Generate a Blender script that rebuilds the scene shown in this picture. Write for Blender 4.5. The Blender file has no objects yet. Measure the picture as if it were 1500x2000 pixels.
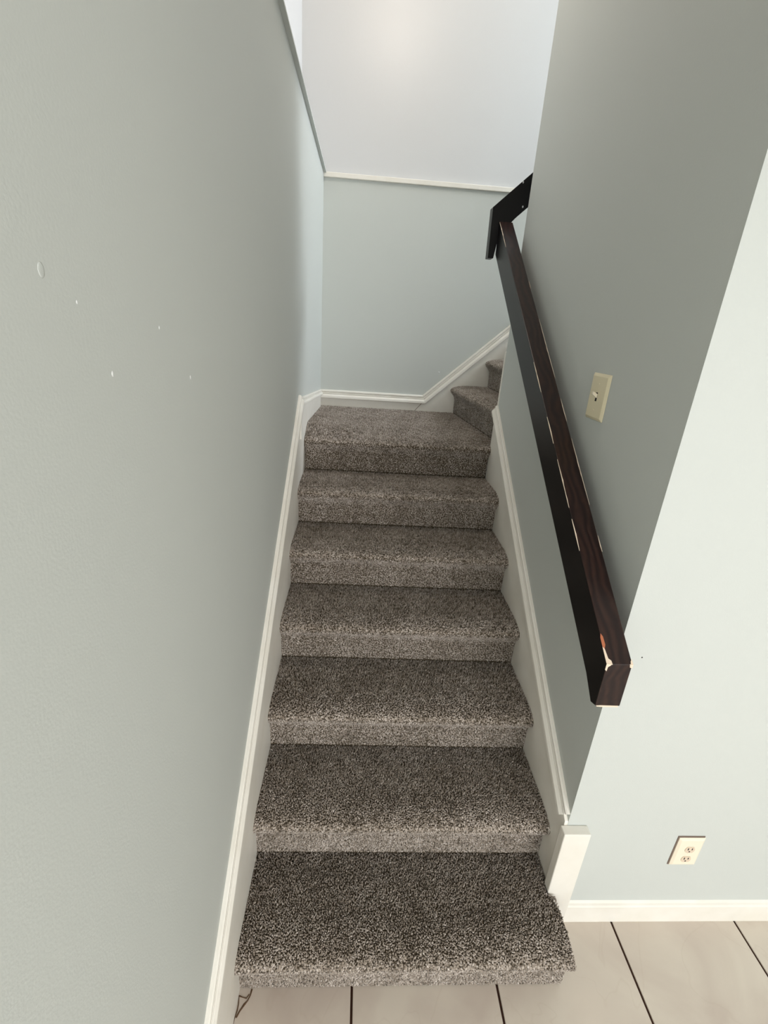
import bpy, bmesh, math, random
import numpy as np
from mathutils import Matrix, Vector

scene = bpy.context.scene
# ------------------------------------------------------------------ camera
FPX, YAW, PITCH, ROLL = 919.876, 0.0621, 0.3700, 0.0680
CAM = Vector((0.2881, -0.8068, 1.8537))
cy, sy, cp, sp = math.cos(YAW), math.sin(YAW), math.cos(PITCH), math.sin(PITCH)
fw = Vector((sy*cp, cy*cp, -sp)); rt = Vector((cy, -sy, 0)); up = rt.cross(fw)
c, s = math.cos(ROLL), math.sin(ROLL)
r2 = c*rt + s*up; u2 = -s*rt + c*up
cam = bpy.data.cameras.new('camera'); cam.sensor_fit = 'HORIZONTAL'; cam.sensor_width = 36
cam.lens = FPX*36/1500; cam.clip_start = 0.02
co = bpy.data.objects.new('camera', cam); scene.collection.objects.link(co)
co.matrix_world = Matrix(((r2.x, u2.x, -fw.x, CAM.x), (r2.y, u2.y, -fw.y, CAM.y), (r2.z, u2.z, -fw.z, CAM.z), (0, 0, 0, 1)))
scene.camera = co
# ------------------------------------------------------------------ light
world = bpy.data.worlds.new('world'); scene.world = world; world.use_nodes = True
world.node_tree.nodes['Background'].inputs[0].default_value = (0.80, 0.88, 1.0, 1)
world.node_tree.nodes['Background'].inputs[1].default_value = 0.3

def area(name, loc, target, sx, sz, power, col):
    l = bpy.data.lights.new(name, 'AREA'); l.shape = 'RECTANGLE'; l.size = sx; l.size_y = sz
    l.energy = power; l.color = col
    o = bpy.data.objects.new(name, l); scene.collection.objects.link(o); o.location = loc
    o.rotation_euler = (Vector(target)-Vector(loc)).to_track_quat('-Z', 'Y').to_euler()
    return o
area('rear_window_light', (2.0, -4.4, 1.35), (1.0, 0.0, 1.0), 2.8, 1.8, 140, (0.98, 0.98, 1.0))
area('side_window_light', (4.35, -1.9, 1.5), (0.4, -0.5, 1.1), 1.8, 1.5, 5, (0.97, 0.99, 1.0))
area('left_fill_light', (0.06, -2.9, 1.45), (1.2, 0.4, 1.0), 1.6, 1.5, 38, (0.97, 0.985, 1.0))  # unseen fill added to brighten the stair side of the right wall
area('landing_window_light', (3.6, 2.1, 3.75), (0.9, 2.2, 3.2), 0.8, 1.3, 84, (0.87, 0.92, 1.0))
pl = bpy.data.lights.new('ceiling_lamp_light', 'POINT'); pl.energy = 20; pl.color = (1.0, 0.86, 0.74); pl.shadow_soft_size = 0.2
plo = bpy.data.objects.new('ceiling_lamp_light', pl); scene.collection.objects.link(plo); plo.location = (0.43, 1.35, 3.92)
scene.view_settings.view_transform = 'Standard'; scene.view_settings.look = 'None'
scene.view_settings.gamma = 1; scene.view_settings.use_curve_mapping = False
scene.view_settings.exposure = 0.06

# ------------------------------------------------------------------ helpers
def srgb(r, g, b):
    return tuple(((v/255)/12.92 if v/255 <= .04045 else ((v/255+.055)/1.055)**2.4) for v in (r, g, b)) + (1,)

def material(name, col, rough=0.6, spec=0.5, bump=None, vary=None):
    m = bpy.data.materials.new(name); m.use_nodes = True; nt = m.node_tree; b = nt.nodes['Principled BSDF']
    b.inputs['Base Color'].default_value = col; b.inputs['Roughness'].default_value = rough
    b.inputs['Specular IOR Level'].default_value = spec
    tc = nt.nodes.new('ShaderNodeTexCoord')
    if bump:
        n = nt.nodes.new('ShaderNodeTexNoise'); n.inputs['Scale'].default_value = bump[0]; n.inputs['Detail'].default_value = 4
        bp = nt.nodes.new('ShaderNodeBump'); bp.inputs['Strength'].default_value = bump[1]; bp.inputs['Distance'].default_value = bump[2]
        nt.links.new(tc.outputs['Object'], n.inputs['Vector']); nt.links.new(n.outputs[0], bp.inputs['Height']); nt.links.new(bp.outputs[0], b.inputs['Normal'])
    if vary:
        n = nt.nodes.new('ShaderNodeTexNoise'); n.inputs['Scale'].default_value = vary[0]; n.inputs['Detail'].default_value = 6
        r = nt.nodes.new('ShaderNodeValToRGB'); r.color_ramp.elements[0].position = .35; r.color_ramp.elements[1].position = .7
        r.color_ramp.elements[0].color = vary[1]; r.color_ramp.elements[1].color = col
        nt.links.new(tc.outputs['Object'], n.inputs['Vector']); nt.links.new(n.outputs[0], r.inputs[0]); nt.links.new(r.outputs[0], b.inputs['Base Color'])
    return m

M = {}
M['wall'] = material('grey_green_wall_paint', srgb(197, 201, 196), .55, .3, (260, .12, .002))
M['wall_upper'] = material('pale_grey_wall_paint', srgb(209, 210, 210), .37, .6, (200, .10, .002))
M['trim'] = material('white_gloss_trim', srgb(236, 233, 224), .38, .5, (60, .12, .002), (9, srgb(229, 225, 214)))
M['ceiling'] = material('white_ceiling', srgb(235, 234, 230), .9)
M['grout'] = material('brown_grout', srgb(58, 36, 26), .9, .2)
M['plate'] = material('ivory_plastic', srgb(226, 216, 184), .4)
M['plate_pale'] = material('cream_plastic', srgb(236, 226, 204), .4)
M['slot'] = material('dark_slot', srgb(30, 22, 20), .8)
M['socket'] = material('beige_socket', srgb(216, 198, 176), .4)
M['shadow_gap'] = material('brown_wall_cutout', srgb(112, 96, 84), .9)
M['chip'] = material('bare_plaster_chip', srgb(226, 208, 186), .8)
M['chip_orange'] = material('bare_wood_chip', srgb(176, 104, 70), .8)
M['metal'] = material('steel_bolt', srgb(190, 190, 190), .3); M['metal'].node_tree.nodes['Principled BSDF'].inputs['Metallic'].default_value = 1
M['fleck'] = material('pale_fleck', srgb(226, 228, 226), .6)
M['backing'] = material('carpet_backing', srgb(74, 65, 52), .95, .1)
M['stain'] = material('dark_adhesive', srgb(84, 58, 30), .5)

# tile: clouded beige ceramic with fine veins
def tile_mat():
    m = bpy.data.materials.new('beige_ceramic'); m.use_nodes = True; nt = m.node_tree; b = nt.nodes['Principled BSDF']
    geo = nt.nodes.new('ShaderNodeNewGeometry')
    n = nt.nodes.new('ShaderNodeTexNoise'); n.inputs['Scale'].default_value = 3.2; n.inputs['Detail'].default_value = 5; n.inputs['Distortion'].default_value = .8
    r = nt.nodes.new('ShaderNodeValToRGB'); e = r.color_ramp.elements
    e[0].position = .32; e[0].color = srgb(194, 180, 168); e[1].position = .68; e[1].color = srgb(214, 204, 190)
    w = nt.nodes.new('ShaderNodeTexNoise'); w.inputs['Scale'].default_value = 2.1; w.inputs['Detail'].default_value = 3; w.inputs['Distortion'].default_value = 1.5
    r2_ = nt.nodes.new('ShaderNodeValToRGB'); q = r2_.color_ramp; q.elements[0].position = .492; q.elements[0].color = (0, 0, 0, 1)
    q.elements[1].position = .508; q.elements[1].color = (0, 0, 0, 1); k = q.elements.new(.5); k.color = (.10, .10, .10, 1)
    mx = nt.nodes.new('ShaderNodeMix'); mx.data_type = 'RGBA'; mx.inputs[7].default_value = srgb(168, 148, 128)
    nt.links.new(geo.outputs['Position'], n.inputs['Vector']); nt.links.new(geo.outputs['Position'], w.inputs['Vector'])
    nt.links.new(n.outputs[0], r.inputs[0]); nt.links.new(w.outputs[0], r2_.inputs[0])
    nt.links.new(r2_.outputs[0], mx.inputs[0]); nt.links.new(r.outputs[0], mx.inputs[6]); nt.links.new(mx.outputs[2], b.inputs['Base Color'])
    b.inputs['Roughness'].default_value = .33
    return m
M['tile'] = tile_mat()

# wood: very dark mahogany with flowing grain along the rail
def wood_mat():
    m = bpy.data.materials.new('dark_mahogany'); m.use_nodes = True; nt = m.node_tree; b = nt.nodes['Principled BSDF']
    tc = nt.nodes.new('ShaderNodeTexCoord'); mp = nt.nodes.new('ShaderNodeMapping')
    mp.inputs['Rotation'].default_value = (-math.atan(.7334), 0, 0); mp.inputs['Scale'].default_value = (26, 2.0, 26)
    mp2 = nt.nodes.new('ShaderNodeMapping'); mp2.inputs['Scale'].default_value = (1, .75, 1)
    n = nt.nodes.new('ShaderNodeTexNoise'); n.inputs['Scale'].default_value = 1.3; n.inputs['Detail'].default_value = 3; n.inputs['Distortion'].default_value = 1.2
    wv = nt.nodes.new('ShaderNodeTexWave'); wv.inputs['Scale'].default_value = .5; wv.inputs['Distortion'].default_value = 9; wv.inputs['Detail'].default_value = 2; wv.inputs['Detail Scale'].default_value = 1.0
    wv.bands_direction = 'X'
    r = nt.nodes.new('ShaderNodeValToRGB'); e = r.color_ramp.elements
    e[0].position = .15; e[0].color = srgb(26, 13, 12); e[1].position = .95; e[1].color = srgb(56, 35, 28)
    mm = nt.nodes.new('ShaderNodeMath'); mm.operation = 'MULTIPLY'
    nt.links.new(tc.outputs['Object'], mp.inputs['Vector']); nt.links.new(mp.outputs[0], mp2.inputs['Vector'])
    nt.links.new(mp2.outputs[0], n.inputs['Vector']); nt.links.new(mp2.outputs[0], wv.inputs['Vector'])
    nt.links.new(n.outputs[0], mm.inputs[0]); mm.inputs[1].default_value = .9
    ad = nt.nodes.new('ShaderNodeMath'); ad.operation = 'MULTIPLY'; nt.links.new(wv.outputs['Fac'], ad.inputs[0]); nt.links.new(mm.outputs[0], ad.inputs[1])
    ad2 = nt.nodes.new('ShaderNodeMath'); ad2.operation = 'ADD'; nt.links.new(ad.outputs[0], ad2.inputs[0]); ad2.inputs[1].default_value = .12
    nt.links.new(ad2.outputs[0], r.inputs[0]); nt.links.new(r.outputs[0], b.inputs['Base Color'])
    b.inputs['Roughness'].default_value = .32; b.inputs['Specular IOR Level'].default_value = .35
    return m
M['wood'] = wood_mat()
M['wood_dark'] = material('black_brown_wood', srgb(12, 10, 10), .35, .25)

def carpet_mat():
    m = bpy.data.materials.new('taupe_carpet_yarn'); m.use_nodes = True; nt = m.node_tree; b = nt.nodes['Principled BSDF']
    at = nt.nodes.new('ShaderNodeAttribute'); at.attribute_name = 'tone'
    r = nt.nodes.new('ShaderNodeValToRGB'); e = r.color_ramp.elements
    e[0].position = 0; e[0].color = srgb(82, 71, 56); e[1].position = 1; e[1].color = srgb(216, 206, 197)
    k = r.color_ramp.elements.new(.45); k.color = srgb(158, 146, 133)
    nt.links.new(at.outputs['Fac'], r.inputs[0]); nt.links.new(r.outputs[0], b.inputs['Base Color'])
    b.inputs['Roughness'].default_value = .9; b.inputs['Specular IOR Level'].default_value = .15; b.inputs['Sheen Weight'].default_value = .25
    return m
M['yarn'] = carpet_mat()

def link(name, me, mat, parent=None):
    o = bpy.data.objects.new(name, me); scene.collection.objects.link(o)
    if mat: me.materials.append(mat)
    if parent: o.parent = parent
    return o
def tag(o, label=None, cat=None, group=None, kind=None):
    if label: o['label'] = label
    if cat: o['category'] = cat
    if group: o['group'] = group
    if kind: o['kind'] = kind
    return o
def empty(name, loc):
    o = bpy.data.objects.new(name, None); scene.collection.objects.link(o); o.location = loc; o.empty_display_size = .05
    return o
def bm_box(bm, x0, x1, y0, y1, z0, z1):
    v = [bm.verts.new(p) for p in ((x0,y0,z0),(x1,y0,z0),(x1,y1,z0),(x0,y1,z0),(x0,y0,z1),(x1,y0,z1),(x1,y1,z1),(x0,y1,z1))]
    for f in ((0,3,2,1),(4,5,6,7),(0,1,5,4),(1,2,6,5),(2,3,7,6),(3,0,4,7)): bm.faces.new([v[i] for i in f])
def bm_prism(bm, pts, axis, a, b):
    """extrude the 2-D polygon pts along axis from a to b; pts are the other two coordinates in xyz order"""
    def P(q, t):
        if axis == 0: return (t, q[0], q[1])
        if axis == 1: return (q[0], t, q[1])
        return (q[0], q[1], t)
    A = [bm.verts.new(P(q, a)) for q in pts]; B = [bm.verts.new(P(q, b)) for q in pts]
    bm.faces.new(A); bm.faces.new(B[::-1]); n = len(pts)
    for i in range(n): bm.faces.new((A[i], B[i], B[(i+1) % n], A[(i+1) % n]))
def finish(name, bm, mat, parent=None, bevel=0, seg=2, smooth=False):
    bmesh.ops.recalc_face_normals(bm, faces=bm.faces)
    if bevel:
        bmesh.ops.bevel(bm, geom=bm.edges[:], offset=bevel, segments=seg, profile=.5, affect='EDGES', clamp_overlap=True)
    me = bpy.data.meshes.new(name); bm.to_mesh(me); bm.free()
    if smooth: me.polygons.foreach_set('use_smooth', [True]*len(me.polygons))
    return link(name, me, mat, parent)
def box(name, mat, x0, x1, y0, y1, z0, z1, parent=None, bevel=0, kind=None):
    bm = bmesh.new(); bm_box(bm, x0, x1, y0, y1, z0, z1)
    return tag(finish(name, bm, mat, parent, bevel), kind=kind)

W, RISE, RUN, YB, H1, Y0, YE = 0.983, 0.190, 0.26826, 2.568, 2.704, 0.1755, 1.600
ZC = 4.70
S = 'structure'
# ------------------------------------------------------------------ setting
wl = box('wall_left', M['wall'], -.12, 0, -4.6, YB+.12, 0, H1-.006, kind=S)
box('wall_left_upper', M['wall_upper'], -.25, -.13, -.12, YB+.12, H1-.006, ZC, kind=S)
wb = box('wall_back', M['wall'], 0, 4.2, YB, YB+.12, 0, H1-.006, kind=S)
box('wall_back_upper', M['wall_upper'], -.13, 4.2, YB+.004, YB+.12, H1-.006, ZC, kind=S)
bm = bmesh.new(); bm_prism(bm, [(W, Y0), (4.6, Y0), (4.6, Y0+.12), (W+.12, Y0+.12), (W+.12, YE-.12), (4.2, YE-.12), (4.2, YE), (W, YE)], 2, 0, ZC)
wr = tag(finish('wall_right', bm, M['wall']), kind=S)
box('wall_landing_end', M['wall'], 4.2, 4.32, YE-.12, YB+.12, 0, ZC, kind=S)
box('wall_header', M['wall'], -.25, W, -.12, 0.0, 2.5, ZC, kind=S)
box('ceiling', M['ceiling'], 0, 4.6, -4.6, -.12, 2.5, 2.6, kind=S)
box('ceiling_edge', M['ceiling'], W, 4.6, -.12, Y0, 2.5, 2.6, kind=S)
box('ceiling_upper', M['ceiling'], -.25, 4.32, -.12, YB+.12, ZC, ZC+.1, kind=S)
box('wall_rear', M['wall'], -.12, 4.72, -4.72, -4.6, 0, 2.6, kind=S)
box('wall_side', M['wall'], 4.6, 4.72, -4.6, Y0+.12, 0, 2.6, kind=S)
# ledge trim where the walls step back at upper floor level
bm = bmesh.new(); bm_box(bm, 0, 4.2, YB-.016, YB+.004, H1-.026, H1)
tag(finish('trim_1', bm, M['trim'], bevel=.003), kind=S)
bm = bmesh.new(); bm_box(bm, -.13, .016, .0, YB-.016, H1-.006, H1+.001)
tag(finish('trim_2', bm, M['wall']), kind=S)
# pale flecks and dents on the walls
def blob(name, x, y, z, sx, sy_, sz, mat, parent):
    bm = bmesh.new(); bmesh.ops.create_icosphere(bm, subdivisions=2, radius=1)
    for v in bm.verts: v.co = Vector((v.co.x*sx+x, v.co.y*sy_+y, v.co.z*sz+z))
    return finish(name, bm, mat, parent, smooth=True)
def on_left(px, py): return ray(px, py, 0, 0)
def ray(px, py, ax, val):
    d = fw*FPX + r2*(px-750) - u2*(py-1000)
    return CAM + d*((val-CAM[ax])/d[ax])
for px, py, q in ((80, 527, .007), (220, 730, .0035), (372, 737, .0035), (311, 640, .0025), (150, 590, .002)):
    p = ray(px, py, 0, 0); blob('wall_dent', 0, p.y, p.z, .0006, q*.7, q, M['wall'] if q > .005 else M['fleck'], wl)
p = ray(857, 727, 1, YB); blob('wall_dent', p.x, YB, p.z, .006, .003, .004, M['fleck'], wb)
p = ray(1254, 1284, 1, Y0); blob('wall_dent', p.x, Y0, p.z, .002, .001, .002, M['slot'], wr)

# ------------------------------------------------------------------ floor and tiles
fl = box('floor', M['grout'], -.12, 4.6, -4.6, YB, -.06, -.004, kind=S)
T, GAP, TX, TY = .445, .0072, .3385, -.135
tile_me = None
nx0 = -1
for i in range(nx0, 10):
    for j in range(-10, 2):
        x0, x1 = TX+i*T, TX+(i+1)*T; y0, y1 = TY+j*T, TY+(j+1)*T
        X0, X1, YA, YBt = max(x0+GAP/2, .0), min(x1-GAP/2, 4.6), max(y0+GAP/2, -4.6), min(y1-GAP/2, Y0 if x0 > W-.3 else .31)
        if X1-X0 < .02 or YBt-YA < .02: continue
        full = abs(X1-X0-(T-GAP)) < 1e-6 and abs(YBt-YA-(T-GAP)) < 1e-6
        if full and tile_me:
            o = bpy.data.objects.new('tile', tile_me); scene.collection.objects.link(o); o.parent = fl
        else:
            bm = bmesh.new(); w, h = X1-X0, YBt-YA
            bm_box(bm, -w/2, w/2, -h/2, h/2, -.008, 0)
            o = finish('tile', bm, M['tile'], fl, bevel=.0012, seg=1)
            if full: tile_me = o.data
        o.location = ((X0+X1)/2, (YA+YBt)/2, 0)

# ------------------------------------------------------------------ mouldings
PROF = [(0, 0), (0, .010), (.004, .015), (.011, .016), (.014, .010), (.018, .010), (.020, .016), (.024, .017), (.026, .013), (.029, .019), (.040, .027), (.052, .028), (.055, .024), (.056, .0)]
def moulding(name, path, out, parent=None, scale=1.0, kind=None):
    """path: points of the top edge on the wall; out: unit vector away from the wall. Profile offsets go down, square to the path."""
    bm = bmesh.new(); out = Vector(out); path = [Vector(p) for p in path]; rings = []
    dirs = [(path[i+1]-path[i]).normalized() for i in range(len(path)-1)]
    for i, p in enumerate(path):
        d0 = dirs[max(i-1, 0)]; d1 = dirs[min(i, len(dirs)-1)]
        def down(d):
            n = d.cross(out).normalized()
            return n if n.z < 0 else -n
        n0, n1 = down(d0), down(d1); n = (n0+n1).normalized(); k = 1/max(.3, n.dot(n0))
        rings.append([bm.verts.new(p + n*(a*scale*k) + out*(b*scale)) for a, b in PROF])
    m = len(PROF)
    for a, b in zip(rings[:-1], rings[1:]):
        for i in range(m): bm.faces.new((a[i], b[i], b[(i+1) % m], a[(i+1) % m]))
    bm.faces.new(rings[0]); bm.faces.new(rings[-1][::-1])
    o = finish(name, bm, M['trim'], parent)
    if kind: o['kind'] = kind
    return o
K = RISE/RUN
CL, CR = .546, .381
KL, KR = .7134, .7163
# left: sloping skirt with cap, then the level run along the landing
bm = bmesh.new()
bm_prism(bm, [(-.62, .091+.0), (-.62, 0), (0, 0), (1.405, .95), (1.405, CL+KL*1.405-.03), (-.60, CL+KL*(-.60)-.03)], 0, 0, .006)
sl = tag(finish('baseboard_left', bm, M['trim'], bevel=.001, seg=1), kind=S)
moulding('moulding', [(0, -.60, CL+KL*-.60), (0, 1.405, CL+KL*1.405)], (1, 0, 0), sl, .80)
bm = bmesh.new(); bm_prism(bm, [(1.40, .9), (YB, .9), (YB, 1.425), (1.40, 1.52)], 0, 0, .004)
o = tag(finish('baseboard_landing', bm, M['trim']), kind=S)
moulding('moulding', [(0, 1.405, 1.535), (0, YB, 1.437)], (1, 0, 0), o, .62)
box('board_end', M['trim'], .002, .013, 1.398, 1.408, 1.345, 1.475, parent=o)
box('baseboard_left_room', M['trim'], 0, .014, -4.6, -.62, 0, .091, bevel=.002, kind=S)
# back: level then rising with the second flight
bm = bmesh.new(); bm_prism(bm, [(.0, 1.2), (.8, 1.2), (2.6, 2.8), (2.6, 3.13), (.712, 1.42), (0, 1.42)], 1, YB-.012, YB)
sb = tag(finish('baseboard_back', bm, M['trim']), kind=S)
moulding('moulding', [(0, YB, 1.437), (.712, YB, 1.437), (2.6, YB, 1.437+1.888*.908)], (0, -1, 0), sb)
# open mitre joint between level and sloping boards
bm = bmesh.new(); a = ray(826, 785, 1, YB-.013); b = ray(802, 805, 1, YB-.013)
for w_, q in ((.0022, a), (.0022, b)): pass
vs = [bm.verts.new((a.x-.0025, YB-.0128, a.z)), bm.verts.new((a.x+.0025, YB-.0128, a.z)), bm.verts.new((b.x+.0015, YB-.0128, b.z-.02)), bm.verts.new((b.x-.0015, YB-.0128, b.z-.02))]
vs2 = [bm.verts.new((v.co.x, YB-.011, v.co.z)) for v in vs]
bm.faces.new(vs); bm.faces.new(vs2[::-1])
for i in range(4): bm.faces.new((vs[i], vs2[i], vs2[(i+1) % 4], vs[(i+1) % 4]))
finish('board_joint', bm, M['shadow_gap'], sb)
# right skirt on the wall's stair side
bm = bmesh.new(); bm_prism(bm, [(Y0, 0), (.30, 0), (YE, 1.0), (YE, CR+KR*YE-.03), (Y0, CR+KR*Y0-.03)], 0, W-.0115, W)
sr = tag(finish('baseboard_right', bm, M['trim'], bevel=.001, seg=1), kind=S)
moulding('moulding', [(W, Y0+.001, CR+KR*Y0), (W, YE, CR+KR*YE)], (-1, 0, 0), sr, .85)
# second flight's skirt seen edge-on past the wall end
bm = bmesh.new(); bm_prism(bm, [(W-.002, 1.50), (W-.002, 1.785), (1.9, 2.62), (1.9, 2.1)], 1, YE, YE+.018)
tag(finish('trim_3', bm, M['trim'], bevel=.002, seg=1), kind=S)
# plinth block at the wall corner and the room baseboard
bm = bmesh.new(); bm_box(bm, W-.022, W+.062, Y0-.032, Y0, 0, .462)
pb = tag(finish('trim_4', bm, M['trim'], bevel=.003), kind=S)
bm = bmesh.new(); bm_prism(bm, [(Y0, 0), (Y0-.014, 0), (Y0-.014, .078), (Y0-.011, .084), (Y0-.006, .087), (Y0, .093)], 0, W+.062, 4.6)
bf = tag(finish('baseboard_front', bm, M['trim']), kind=S)

# ------------------------------------------------------------------ staircase
stair = empty('staircase', (0.48, 0, 0))
tag(stair, 'staircase in grey-brown carpet climbing between two white skirting boards, then turning', 'staircase')
rng = np.random.default_rng(7)
R_N = .025
def step_profile(z0, z1, front, depth, over=.036, z_under=-.06):
    """2-D outline (d, z) from riser foot, up, round the nosing, back over the tread. d grows away from the viewer."""
    pts = [(front, z0)]
    zb = z1-2*R_N-.006
    pts += [(front-.001, z0+.06), (front-.003, zb-.022), (front-.010, zb-.008)]
    cx_, cz_ = front-over+R_N, z1-R_N
    for a in np.linspace(-125, -180, 6):
        t = math.radians(a); pts.append((cx_+R_N*math.cos(t), cz_+R_N*math.sin(t)))
    RA = .095
    for a in np.linspace(-190, -270, 12):
        t = math.radians(a); pts.append((front-over+RA+RA*math.cos(t), cz_+R_N*math.sin(t)))
    cx_ = pts[-1][0]
    n = 6
    for i in range(1, n+1): pts.append((cx_+(front+depth-cx_)*i/n, z1))
    return pts
XL, XR = .004, W-.0105
def add_step(z0, z1, front, depth, xform, u0, u1, sp=.0052, length=.0115, thick=.0025, seed=0, warp=None):
    prof = step_profile(z0+.004, z1-.009, front, depth)
    # solid backing
    bm = bmesh.new(); pr = prof + [(front+depth, z0-.05), (front, z0-.05)]
    if z0 < .01: pr = prof + [(front+depth, 0.001), (front, .001)]
    A = [bm.verts.new(xform(u0, d, z)) for d, z in pr]; B = [bm.verts.new(xform(u1, d, z)) for d, z in pr]
    bm.faces.new(A); bm.faces.new(B[::-1]); n = len(pr)
    for i in range(n): bm.faces.new((A[i], B[i], B[(i+1) % n], A[(i+1) % n]))
    bmesh.ops.recalc_face_normals(bm, faces=bm.faces)
    me = bpy.data.meshes.new('step'); bm.to_mesh(me); bm.free()
    st = link('step', me, M['backing'], stair); st.matrix_parent_inverse = Matrix.Translation((-.48, 0, 0))
    # tufts
    P = np.array(prof); seg = np.diff(P, axis=0); L = np.hypot(seg[:, 0], seg[:, 1]); cum = np.r_[0, np.cumsum(L)]
    nrm = np.stack([-seg[:, 1], seg[:, 0]], 1)/L[:, None]          # faces the viewer on the riser, up on the tread
    vn = np.zeros_like(P); vn[:-1] += nrm; vn[1:] += nrm; vn /= np.linalg.norm(vn, axis=1)[:, None]
    ns, nu = int(cum[-1]/sp), int((u1-u0)/sp)
    sg, ug = np.meshgrid((np.arange(ns)+.5)/ns*cum[-1], u0+(np.arange(nu)+.5)/nu*(u1-u0), indexing='ij')
    sg = sg.ravel()+rng.uniform(-.45, .45, ns*nu)*sp; ug = ug.ravel()+rng.uniform(-.45, .45, ns*nu)*sp
    sg = np.clip(sg, 0, cum[-1]-1e-6); ug = np.clip(ug, u0+.001, u1-.001)
    d = np.interp(sg, cum, P[:, 0]); z = np.interp(sg, cum, P[:, 1])
    nd = np.interp(sg, cum, vn[:, 0]); nz = np.interp(sg, cum, vn[:, 1])
    ln = np.hypot(nd, nz); nd /= ln; nz /= ln
    N = len(sg)
    # frame in (u, d, z)
    nor = np.stack([np.zeros(N), nd, nz], 1); tu = np.tile([1., 0, 0], (N, 1)); tv = np.stack([np.zeros(N), nz, -nd], 1)
    # clumped lean field
    ph = rng.uniform(0, 6.28, 8)
    def field(i):
        return (np.sin(ug*(71+13*i)+sg*(53+9*i)+ph[i]) + np.sin(ug*(-163+7*i)+sg*(119+5*i)+ph[i+2]) + np.sin(ug*(37)+sg*(-211)+ph[i+4]))/3
    la = .45*field(0)+rng.normal(0, .42, N); lb = .45*field(1)+rng.normal(0, .42, N) - .12 - .75*np.clip(1-(d-(front-.03))/.13, 0, 1)*(nz > .3) - .35*(nz <= .3)
    tip_dir = nor + tu*la[:, None] + tv*lb[:, None]; tip_dir /= np.linalg.norm(tip_dir, axis=1)[:, None]
    l = length*rng.uniform(.72, 1.12, N)*(.42+.58*np.clip(nz, 0, 1)**4); th = thick*rng.uniform(.75, 1.2, N)*(1.42-.42*np.clip(nz, 0, 1)**6)
    zone = np.clip(1-(d-(front-.02))/.12, 0, 1)*(nz > .3); l = l*(1-.25*zone); th = th*(1+.45*zone)
    base = np.stack([ug, d, z], 1); base[:, 0] = np.clip(base[:, 0], u0+.001, u1-.001)
    mid = base + nor*(l*.5)[:, None] + (tip_dir-nor)*(l*.15)[:, None]; tip = mid + tip_dir*(l*.5)[:, None]
    lo, hi = (u0+.0005, u1-.0005)
    ang = rng.uniform(0, 6.28, N); V = np.zeros((N, 7, 3))
    for k in range(3):
        a = ang+k*2.0944; off = tu*np.cos(a)[:, None]+tv*np.sin(a)[:, None]
        V[:, k] = base+off*(th*.8)[:, None]; V[:, 3+k] = mid+off*(th)[:, None]
    V[:, 6] = tip
    if not (z0 < .01): V[:, :, 0] = np.clip(V[:, :, 0], lo, hi)
    else: V[:, :, 0] = np.maximum(V[:, :, 0], lo)
    V = V.reshape(-1, 3)
    F = np.array([[0, 1, 4], [0, 4, 3], [1, 2, 5], [1, 5, 4], [2, 0, 3], [2, 3, 5], [3, 4, 6], [4, 5, 6], [5, 3, 6]])
    faces = (F[None]+(np.arange(N)*7)[:, None, None]).reshape(-1)
    W3 = xform(V[:, 0], V[:, 1], V[:, 2], True)
    if warp is not None: W3 = warp(W3)
    me = bpy.data.meshes.new('carpet_pile'); me.vertices.add(len(W3)); me.vertices.foreach_set('co', W3.ravel().astype(np.float32))
    nf = len(faces)//3; me.loops.add(len(faces)); me.loops.foreach_set('vertex_index', faces.astype(np.int32))
    me.polygons.add(nf); me.polygons.foreach_set('loop_start', (np.arange(nf)*3).astype(np.int32))
    me.update(calc_edges=True)
    at = me.attributes.new('tone', 'FLOAT', 'POINT')
    wear = np.sin(ug*9.1+sg*7.3+ph[0])*np.sin(ug*15.7-sg*11.9+ph[3]) + .7*np.sin(ug*31+sg*23+ph[5])*np.sin(ug*-27+sg*41+ph[6])
    tone = np.clip(rng.normal(.45, .19, N) + .10*field(0) + .075*wear, 0, 1)
    tv_ = np.repeat(tone, 7); at.data.foreach_set('value', tv_.astype(np.float32))
    cp_ = link('carpet_pile', me, M['yarn'], st); cp_['kind'] = 'stuff'
def fx(u, d, z, arr=False):
    if arr: return np.stack([u, d, z], 1)
    return (u, d, z)
def fl7(u, d, z, arr=False):
    # the landing widens past the end of the right-hand wall; its pile bunches up against the left skirt
    if arr:
        x = np.where(d < YE+.016, np.minimum(u, XR-.0005), u)
        lift = .040*np.clip(1-(u-.01)/.30, 0, 1)*np.clip((d-1.622)/.10, 0, 1)*np.clip((2.48-d)/.75, 0, 1)
        return np.stack([x, d, z+lift], 1)
    x = min(u, XR) if d < YE+.02 else u
    return (x, d, z)
def f1(u, d, z, arr=False):
    # the first step stands clear of the wall end and bulges a little wider there
    if arr: return np.stack([np.where(d > Y0+.004, np.minimum(u, XR-.0005), np.where(d > Y0-.040, np.minimum(u, W-.0225), u)), d, z], 1)
    return (min(u, W-.023) if d > Y0-.060 else u, d, z)
for k in range(7):
    if k < 6: add_step(k*RISE, (k+1)*RISE, k*RUN, RUN, fx if k else f1, XL, XR if k else XR+.012, sp=.0045 if k < 2 else .0052, thick=.0023 if k < 2 else .0025)
    else: add_step(6*RISE, 7*RISE, 6*RUN, YB-.012-6*RUN, fl7, .005, 1.06, sp=.0056)
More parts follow.
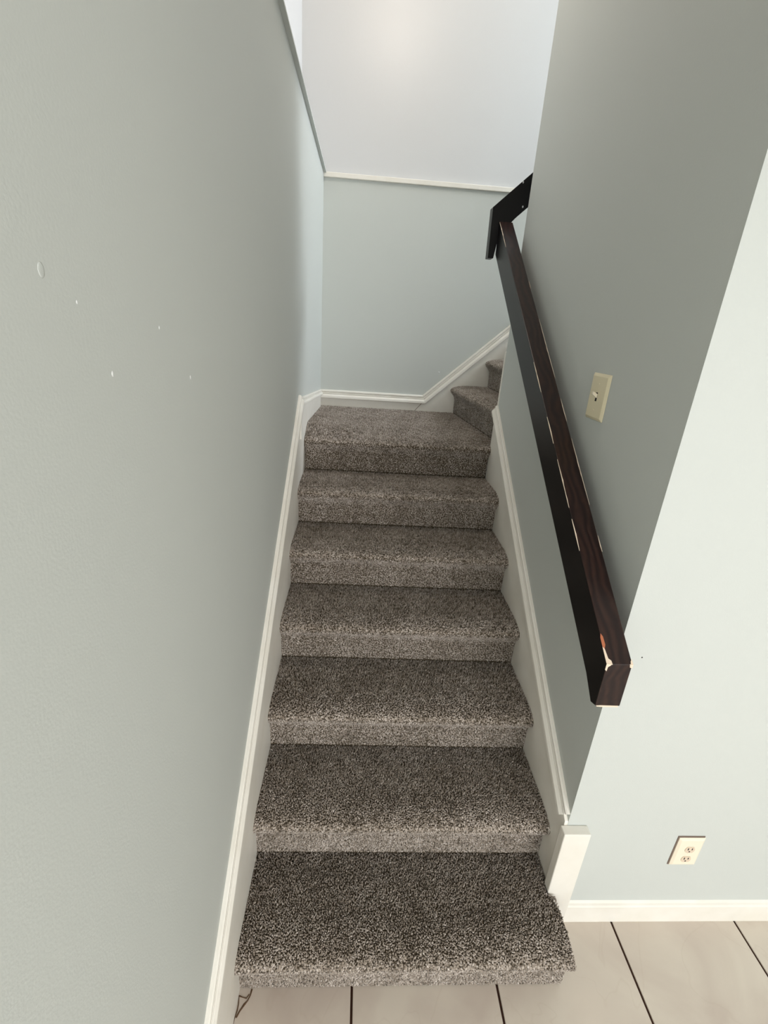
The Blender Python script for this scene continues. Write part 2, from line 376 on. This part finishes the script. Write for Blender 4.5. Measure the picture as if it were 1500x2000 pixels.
# winding steps of the second flight: u runs from the back wall to the wall end, d runs towards +x
B8, A8 = np.array([.942, YB-.012]), np.array([1.022, YE+.018])
dirU = (A8-B8)/np.linalg.norm(A8-B8); L8 = np.linalg.norm(A8-B8); dirD = np.array([-dirU[1], dirU[0]])
def f8(u, d, z, arr=False):
    x = B8[0]+dirU[0]*u+dirD[0]*d; y = B8[1]+dirU[1]*u+dirD[1]*d
    if arr: return np.stack([x, np.clip(y, YE+.0185, YB-.0125), z], 1)
    return (x, min(max(y, YE+.018), YB-.012), z)
def f9(u, d, z, arr=False):
    x = 1.165+d; y = (YB-.012)-u
    if arr: return np.stack([x+0*u, np.clip(y, YE+.0185, YB-.0125), z], 1)
    return (x, min(max(y, YE+.018), YB-.012), z)
add_step(7*RISE, 8*RISE, 0, .30, f8, 0, L8, sp=.0056)
add_step(8*RISE, 9*RISE, 0, .26, f9, 0, YB-YE-.03, sp=.0056)
add_step(9*RISE, 10*RISE, .26, .26, f9, 0, YB-YE-.03, sp=.009)

# ------------------------------------------------------------------ handrail
XA, XB, YR0, ZR0, HR, SR = .8833, .945, .062, 1.1634, .1355, .7334
YR1 = 1.677
hr = empty('handrail', (.914, YR0, ZR0)); inv = Matrix.Translation((-.914, -YR0, -ZR0))
tag(hr, 'dark mahogany box handrail with chipped white edges beside the stairs', 'handrail')
bm = bmesh.new()
bm_prism(bm, [(YR0, ZR0), (YR1, ZR0+SR*(YR1-YR0)), (YR1, ZR0-HR+SR*(YR1-YR0)), (YR0+.07, ZR0-HR+SR*.07+.0), (YR0+.022, ZR0-HR+.004), (YR0, ZR0-HR+.012)], 0, XA, XB)
o = finish('rail', bm, M['wood'], hr, bevel=.0018, seg=2); o.matrix_parent_inverse = inv
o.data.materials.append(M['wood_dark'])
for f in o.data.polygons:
    if f.normal.x < -.9: f.material_index = 1  # left-facing side of the rail takes the darker material
bm = bmesh.new()
bm_prism(bm, [(.845, 2.402), (1.62, 2.402+.775*.905), (1.62, 2.27+.775*.905), (.955, 2.366), (.93, 2.338), (.885, 2.262), (.876, 2.196), (.850, 2.196)], 1, YR1, YR1+.052)
o = finish('upper_rail', bm, M['wood_dark'], hr, bevel=.0018, seg=2); o.matrix_parent_inverse = inv
for px, py in ((1022, 356), (1021, 404)):
    p = ray(px, py, 1, YR1-.001)
    o = blob('bolt', p.x, YR1-.001, p.z, .0035, .002, .005, M['metal'], hr); o.matrix_parent_inverse = inv
for yb in (.38, 1.35):
    zb = ZR0-HR+SR*(yb-YR0)
    bm = bmesh.new(); bm_box(bm, XB-.002, W+.004, yb-.015, yb+.015, zb-.004, zb+.014)
    o = finish('wall_bracket', bm, M['wood_dark'], hr, bevel=.002); o.matrix_parent_inverse = inv
bm = bmesh.new(); bm_box(bm, .95, .99, YR1+.01, YR1+.04, 2.30, 2.38)
bm.free()
# chips along the edges: thin uneven flakes that wrap the arris
random.seed(3)
def chip_edge(x, side, spans, wmin, wmax, mat=None):
    for y0, y1 in spans:
        n = max(3, int((y1-y0)/.012)); bm = bmesh.new(); rows = []
        for i in range(n+1):
            t = i/n; y = y0+(y1-y0)*t; w = (wmin+(wmax-wmin)*random.random())*math.sin(math.pi*min(max(t, .06), .94))
            z = ZR0+SR*(y-YR0)
            rows.append([bm.verts.new((x+side*w, y, z+.0006)), bm.verts.new((x-side*.0008, y, z+.0006)), bm.verts.new((x-side*.0008, y, z-w*.8))])
        for a, b in zip(rows[:-1], rows[1:]):
            for i in range(2): bm.faces.new((a[i], b[i], b[i+1], a[i+1]))
        o = finish('paint_chip', bm, mat or M['chip'], hr); o.matrix_parent_inverse = inv
chip_edge(XA, 1, [(1.50, 1.67), (.78, .90), (.60, .69), (.41, .55), (.30, .38)], .0006, .0024)
chip_edge(XB, -1, [(1.26, 1.30), (.84, 1.10), (.68, .76), (.42, .62), (.30, .34)], .0006, .0020)
def patch(pts, mat):
    bm = bmesh.new(); ctr = sum(pts, Vector())/len(pts)
    bm.faces.new([bm.verts.new(p) for p in pts])
    r = bmesh.ops.extrude_face_region(bm, geom=bm.faces[:])
    for v in [g for g in r['geom'] if isinstance(g, bmesh.types.BMVert)]: v.co += Vector((0, 0, -.0012))
    o = finish('paint_chip', bm, mat, hr); o.matrix_parent_inverse = inv
def top(x, y): return Vector((x, y, ZR0+SR*(y-YR0)+.0008))
patch([top(XA-.001, YR0-.001), top(XA+.013, YR0-.001), top(XA+.012, YR0+.006), top(XA+.006, YR0+.010), top(XA+.003, YR0+.028), top(XA-.001, YR0+.032)], M['chip'])
patch([top(XA-.001, YR0+.032), top(XA+.003, YR0+.028), top(XA+.007, YR0+.036), top(XA+.006, YR0+.052), top(XA+.002, YR0+.058), top(XA-.001, YR0+.050)], M['chip_orange'])
patch([top(XB+.001, YR0-.001), top(XB+.001, YR0+.010), top(XB-.003, YR0+.006), top(XB-.005, YR0-.001)], M['chip'])
def face_patch(pts, mat):
    bm = bmesh.new(); bm.faces.new([bm.verts.new((x, YR0-.0008, z)) for x, z in pts])
    r = bmesh.ops.extrude_face_region(bm, geom=bm.faces[:])
    for v in [g for g in r['geom'] if isinstance(g, bmesh.types.BMVert)]: v.co += Vector((0, .0012, 0))
    o = finish('paint_chip', bm, mat, hr); o.matrix_parent_inverse = inv
face_patch([(XA-.001, ZR0+.001), (XA+.012, ZR0+.001), (XA+.009, ZR0-.004), (XA+.004, ZR0-.008), (XA+.003, ZR0-.020), (XA-.001, ZR0-.016)], M['chip'])
face_patch([(XB+.001, ZR0+.001), (XB-.007, ZR0+.001), (XB-.005, ZR0-.008), (XB+.001, ZR0-.010)], M['chip'])
zb_ = ZR0-HR+.012
face_patch([(XA+.002, zb_+.001), (XA+.012, zb_+.002), (XB-.006, zb_+.0015), (XB-.004, zb_-.0025), (XA+.02, zb_-.003), (XA+.004, zb_-.002)], M['chip'])

# ------------------------------------------------------------------ light switch on the stair wall
sw = empty('light_switch', (W, .582, 1.707)); si = Matrix.Translation((-W, -.582, -1.707))
tag(sw, 'ivory toggle light switch plate on the grey wall above the handrail', 'light switch')
def plate(name, parent, inv_, cx_, cy_, cz_, hw, hh, t, axis, mat):
    bm = bmesh.new()
    q0 = [(-hw, -hh), (hw, -hh), (hw, hh), (-hw, hh)]; b_ = .008; q1 = [(-hw+b_, -hh+b_), (hw-b_, -hh+b_), (hw-b_, hh-b_), (-hw+b_, hh-b_)]
    def P(q, o_): return (cx_-o_, cy_+q[0], cz_+q[1]) if axis == 0 else (cx_+q[0], cy_-o_, cz_+q[1])
    r = [[bm.verts.new(P(q, o_)) for q in Q] for Q, o_ in ((q0, 0), (q0, t*.25), (q1, t))]
    for a, b in zip(r[:-1], r[1:]):
        for i in range(4): bm.faces.new((a[i], a[(i+1) % 4], b[(i+1) % 4], b[i]))
    bm.faces.new(r[-1]); bm.faces.new(r[0][::-1])
    o = finish(name, bm, mat, parent, bevel=.0008, seg=1); o.matrix_parent_inverse = inv_
    return o
plate('face_plate', sw, si, W, .582, 1.707, .053, .066, .0075, 0, M['plate'])
def part_box(name, parent, inv_, mat, *a, bevel=0):
    o = box(name, mat, *a, parent=parent, bevel=bevel); o.matrix_parent_inverse = inv_; return o
part_box('toggle_slot', sw, si, M['slot'], W-.0078, W-.005, .577, .587, 1.695, 1.720)
bm = bmesh.new(); bm_prism(bm, [(W-.006, 1.703), (W-.006, 1.715), (W-.021, 1.723), (W-.022, 1.714)], 1, .5775, .5865)
o = finish('toggle', bm, M['plate_pale'], sw, bevel=.001); o.matrix_parent_inverse = si
for z in (1.744, 1.670):
    o = blob('screw', W-.0075, .582, z, .0012, .003, .003, M['plate'], sw); o.matrix_parent_inverse = si

# ------------------------------------------------------------------ wall outlet
ol = empty('wall_outlet', (1.402, Y0, .345)); oi = Matrix.Translation((-1.402, -Y0, -.345))
tag(ol, 'cream duplex wall outlet low on the pale wall above the baseboard', 'outlet')
part_box('cutout_shadow', ol, oi, M['shadow_gap'], 1.354, 1.443, Y0-.0015, Y0+.004, .282, .4155)  # offset brown backing paints the open gap and the plate's shadow line
plate('face_plate', ol, oi, 1.403, Y0-.0005, .345, .0435, .064, .006, 1, M['plate_pale'])
for px, py in ((1347.5, 1660), (1339.5, 1678)):
    p = ray(px, py, 1, Y0-.0075)
    bm = bmesh.new(); bmesh.ops.create_cone(bm, cap_ends=True, segments=28, radius1=.0165, radius2=.016, depth=.003)
    for v in bm.verts:
        x, y, z = v.co; v.co = Vector((p.x+x, Y0-.0068-z, p.z+max(-.0125, min(.0125, y))))
    o = finish('receptacle', bm, M['socket'], ol); o.matrix_parent_inverse = oi
    for dx, w_, h_ in ((-.0068, .0016, .0045), (.0062, .0016, .0038)):
        q = box('slot', M['slot'], p.x+dx-w_, p.x+dx+w_, Y0-.0087, Y0-.006, p.z+.002-h_+.002, p.z+.002+h_+.002, parent=o)
    q = blob('slot', p.x-.0004, Y0-.0083, p.z-.0075, .0028, .0006, .0028, M['slot'], o)
o = blob('screw', 1.402, Y0-.0068, .345, .0025, .001, .0025, M['plate_pale'], ol); o.matrix_parent_inverse = oi

# ------------------------------------------------------------------ torn carpet edge at the foot of the stairs: dark adhesive trails on the tile
def trail(pts, w0):
    bm = bmesh.new(); rows = []
    for i, (px, py) in enumerate(pts):
        p = ray(px, py, 2, .0); a = ray(*pts[max(i-1, 0)], 2, 0); b = ray(*pts[min(i+1, len(pts)-1)], 2, 0)
        t = (b-a).normalized(); n = Vector((-t.y, t.x, 0)); w = w0*(.6+.8*random.random())
        rows.append([bm.verts.new(p+n*w+Vector((0, 0, .0003))), bm.verts.new(p+Vector((0, 0, .0018))), bm.verts.new(p-n*w+Vector((0, 0, .0003)))])
    for a, b in zip(rows[:-1], rows[1:]):
        for i in range(2): bm.faces.new((a[i], b[i], b[i+1], a[i+1]))
    finish('adhesive_trail', bm, M['stain'], fl)
trail([(492, 1932), (489, 1944), (484, 1954), (477, 1962), (468, 1975), (461, 1988)], .0022)
trail([(467, 1945), (466, 1960), (463, 1975), (458, 1990), (455, 2000)], .0016)
trail([(467, 1945), (474, 1948), (481, 1950), (487, 1942)], .0018)
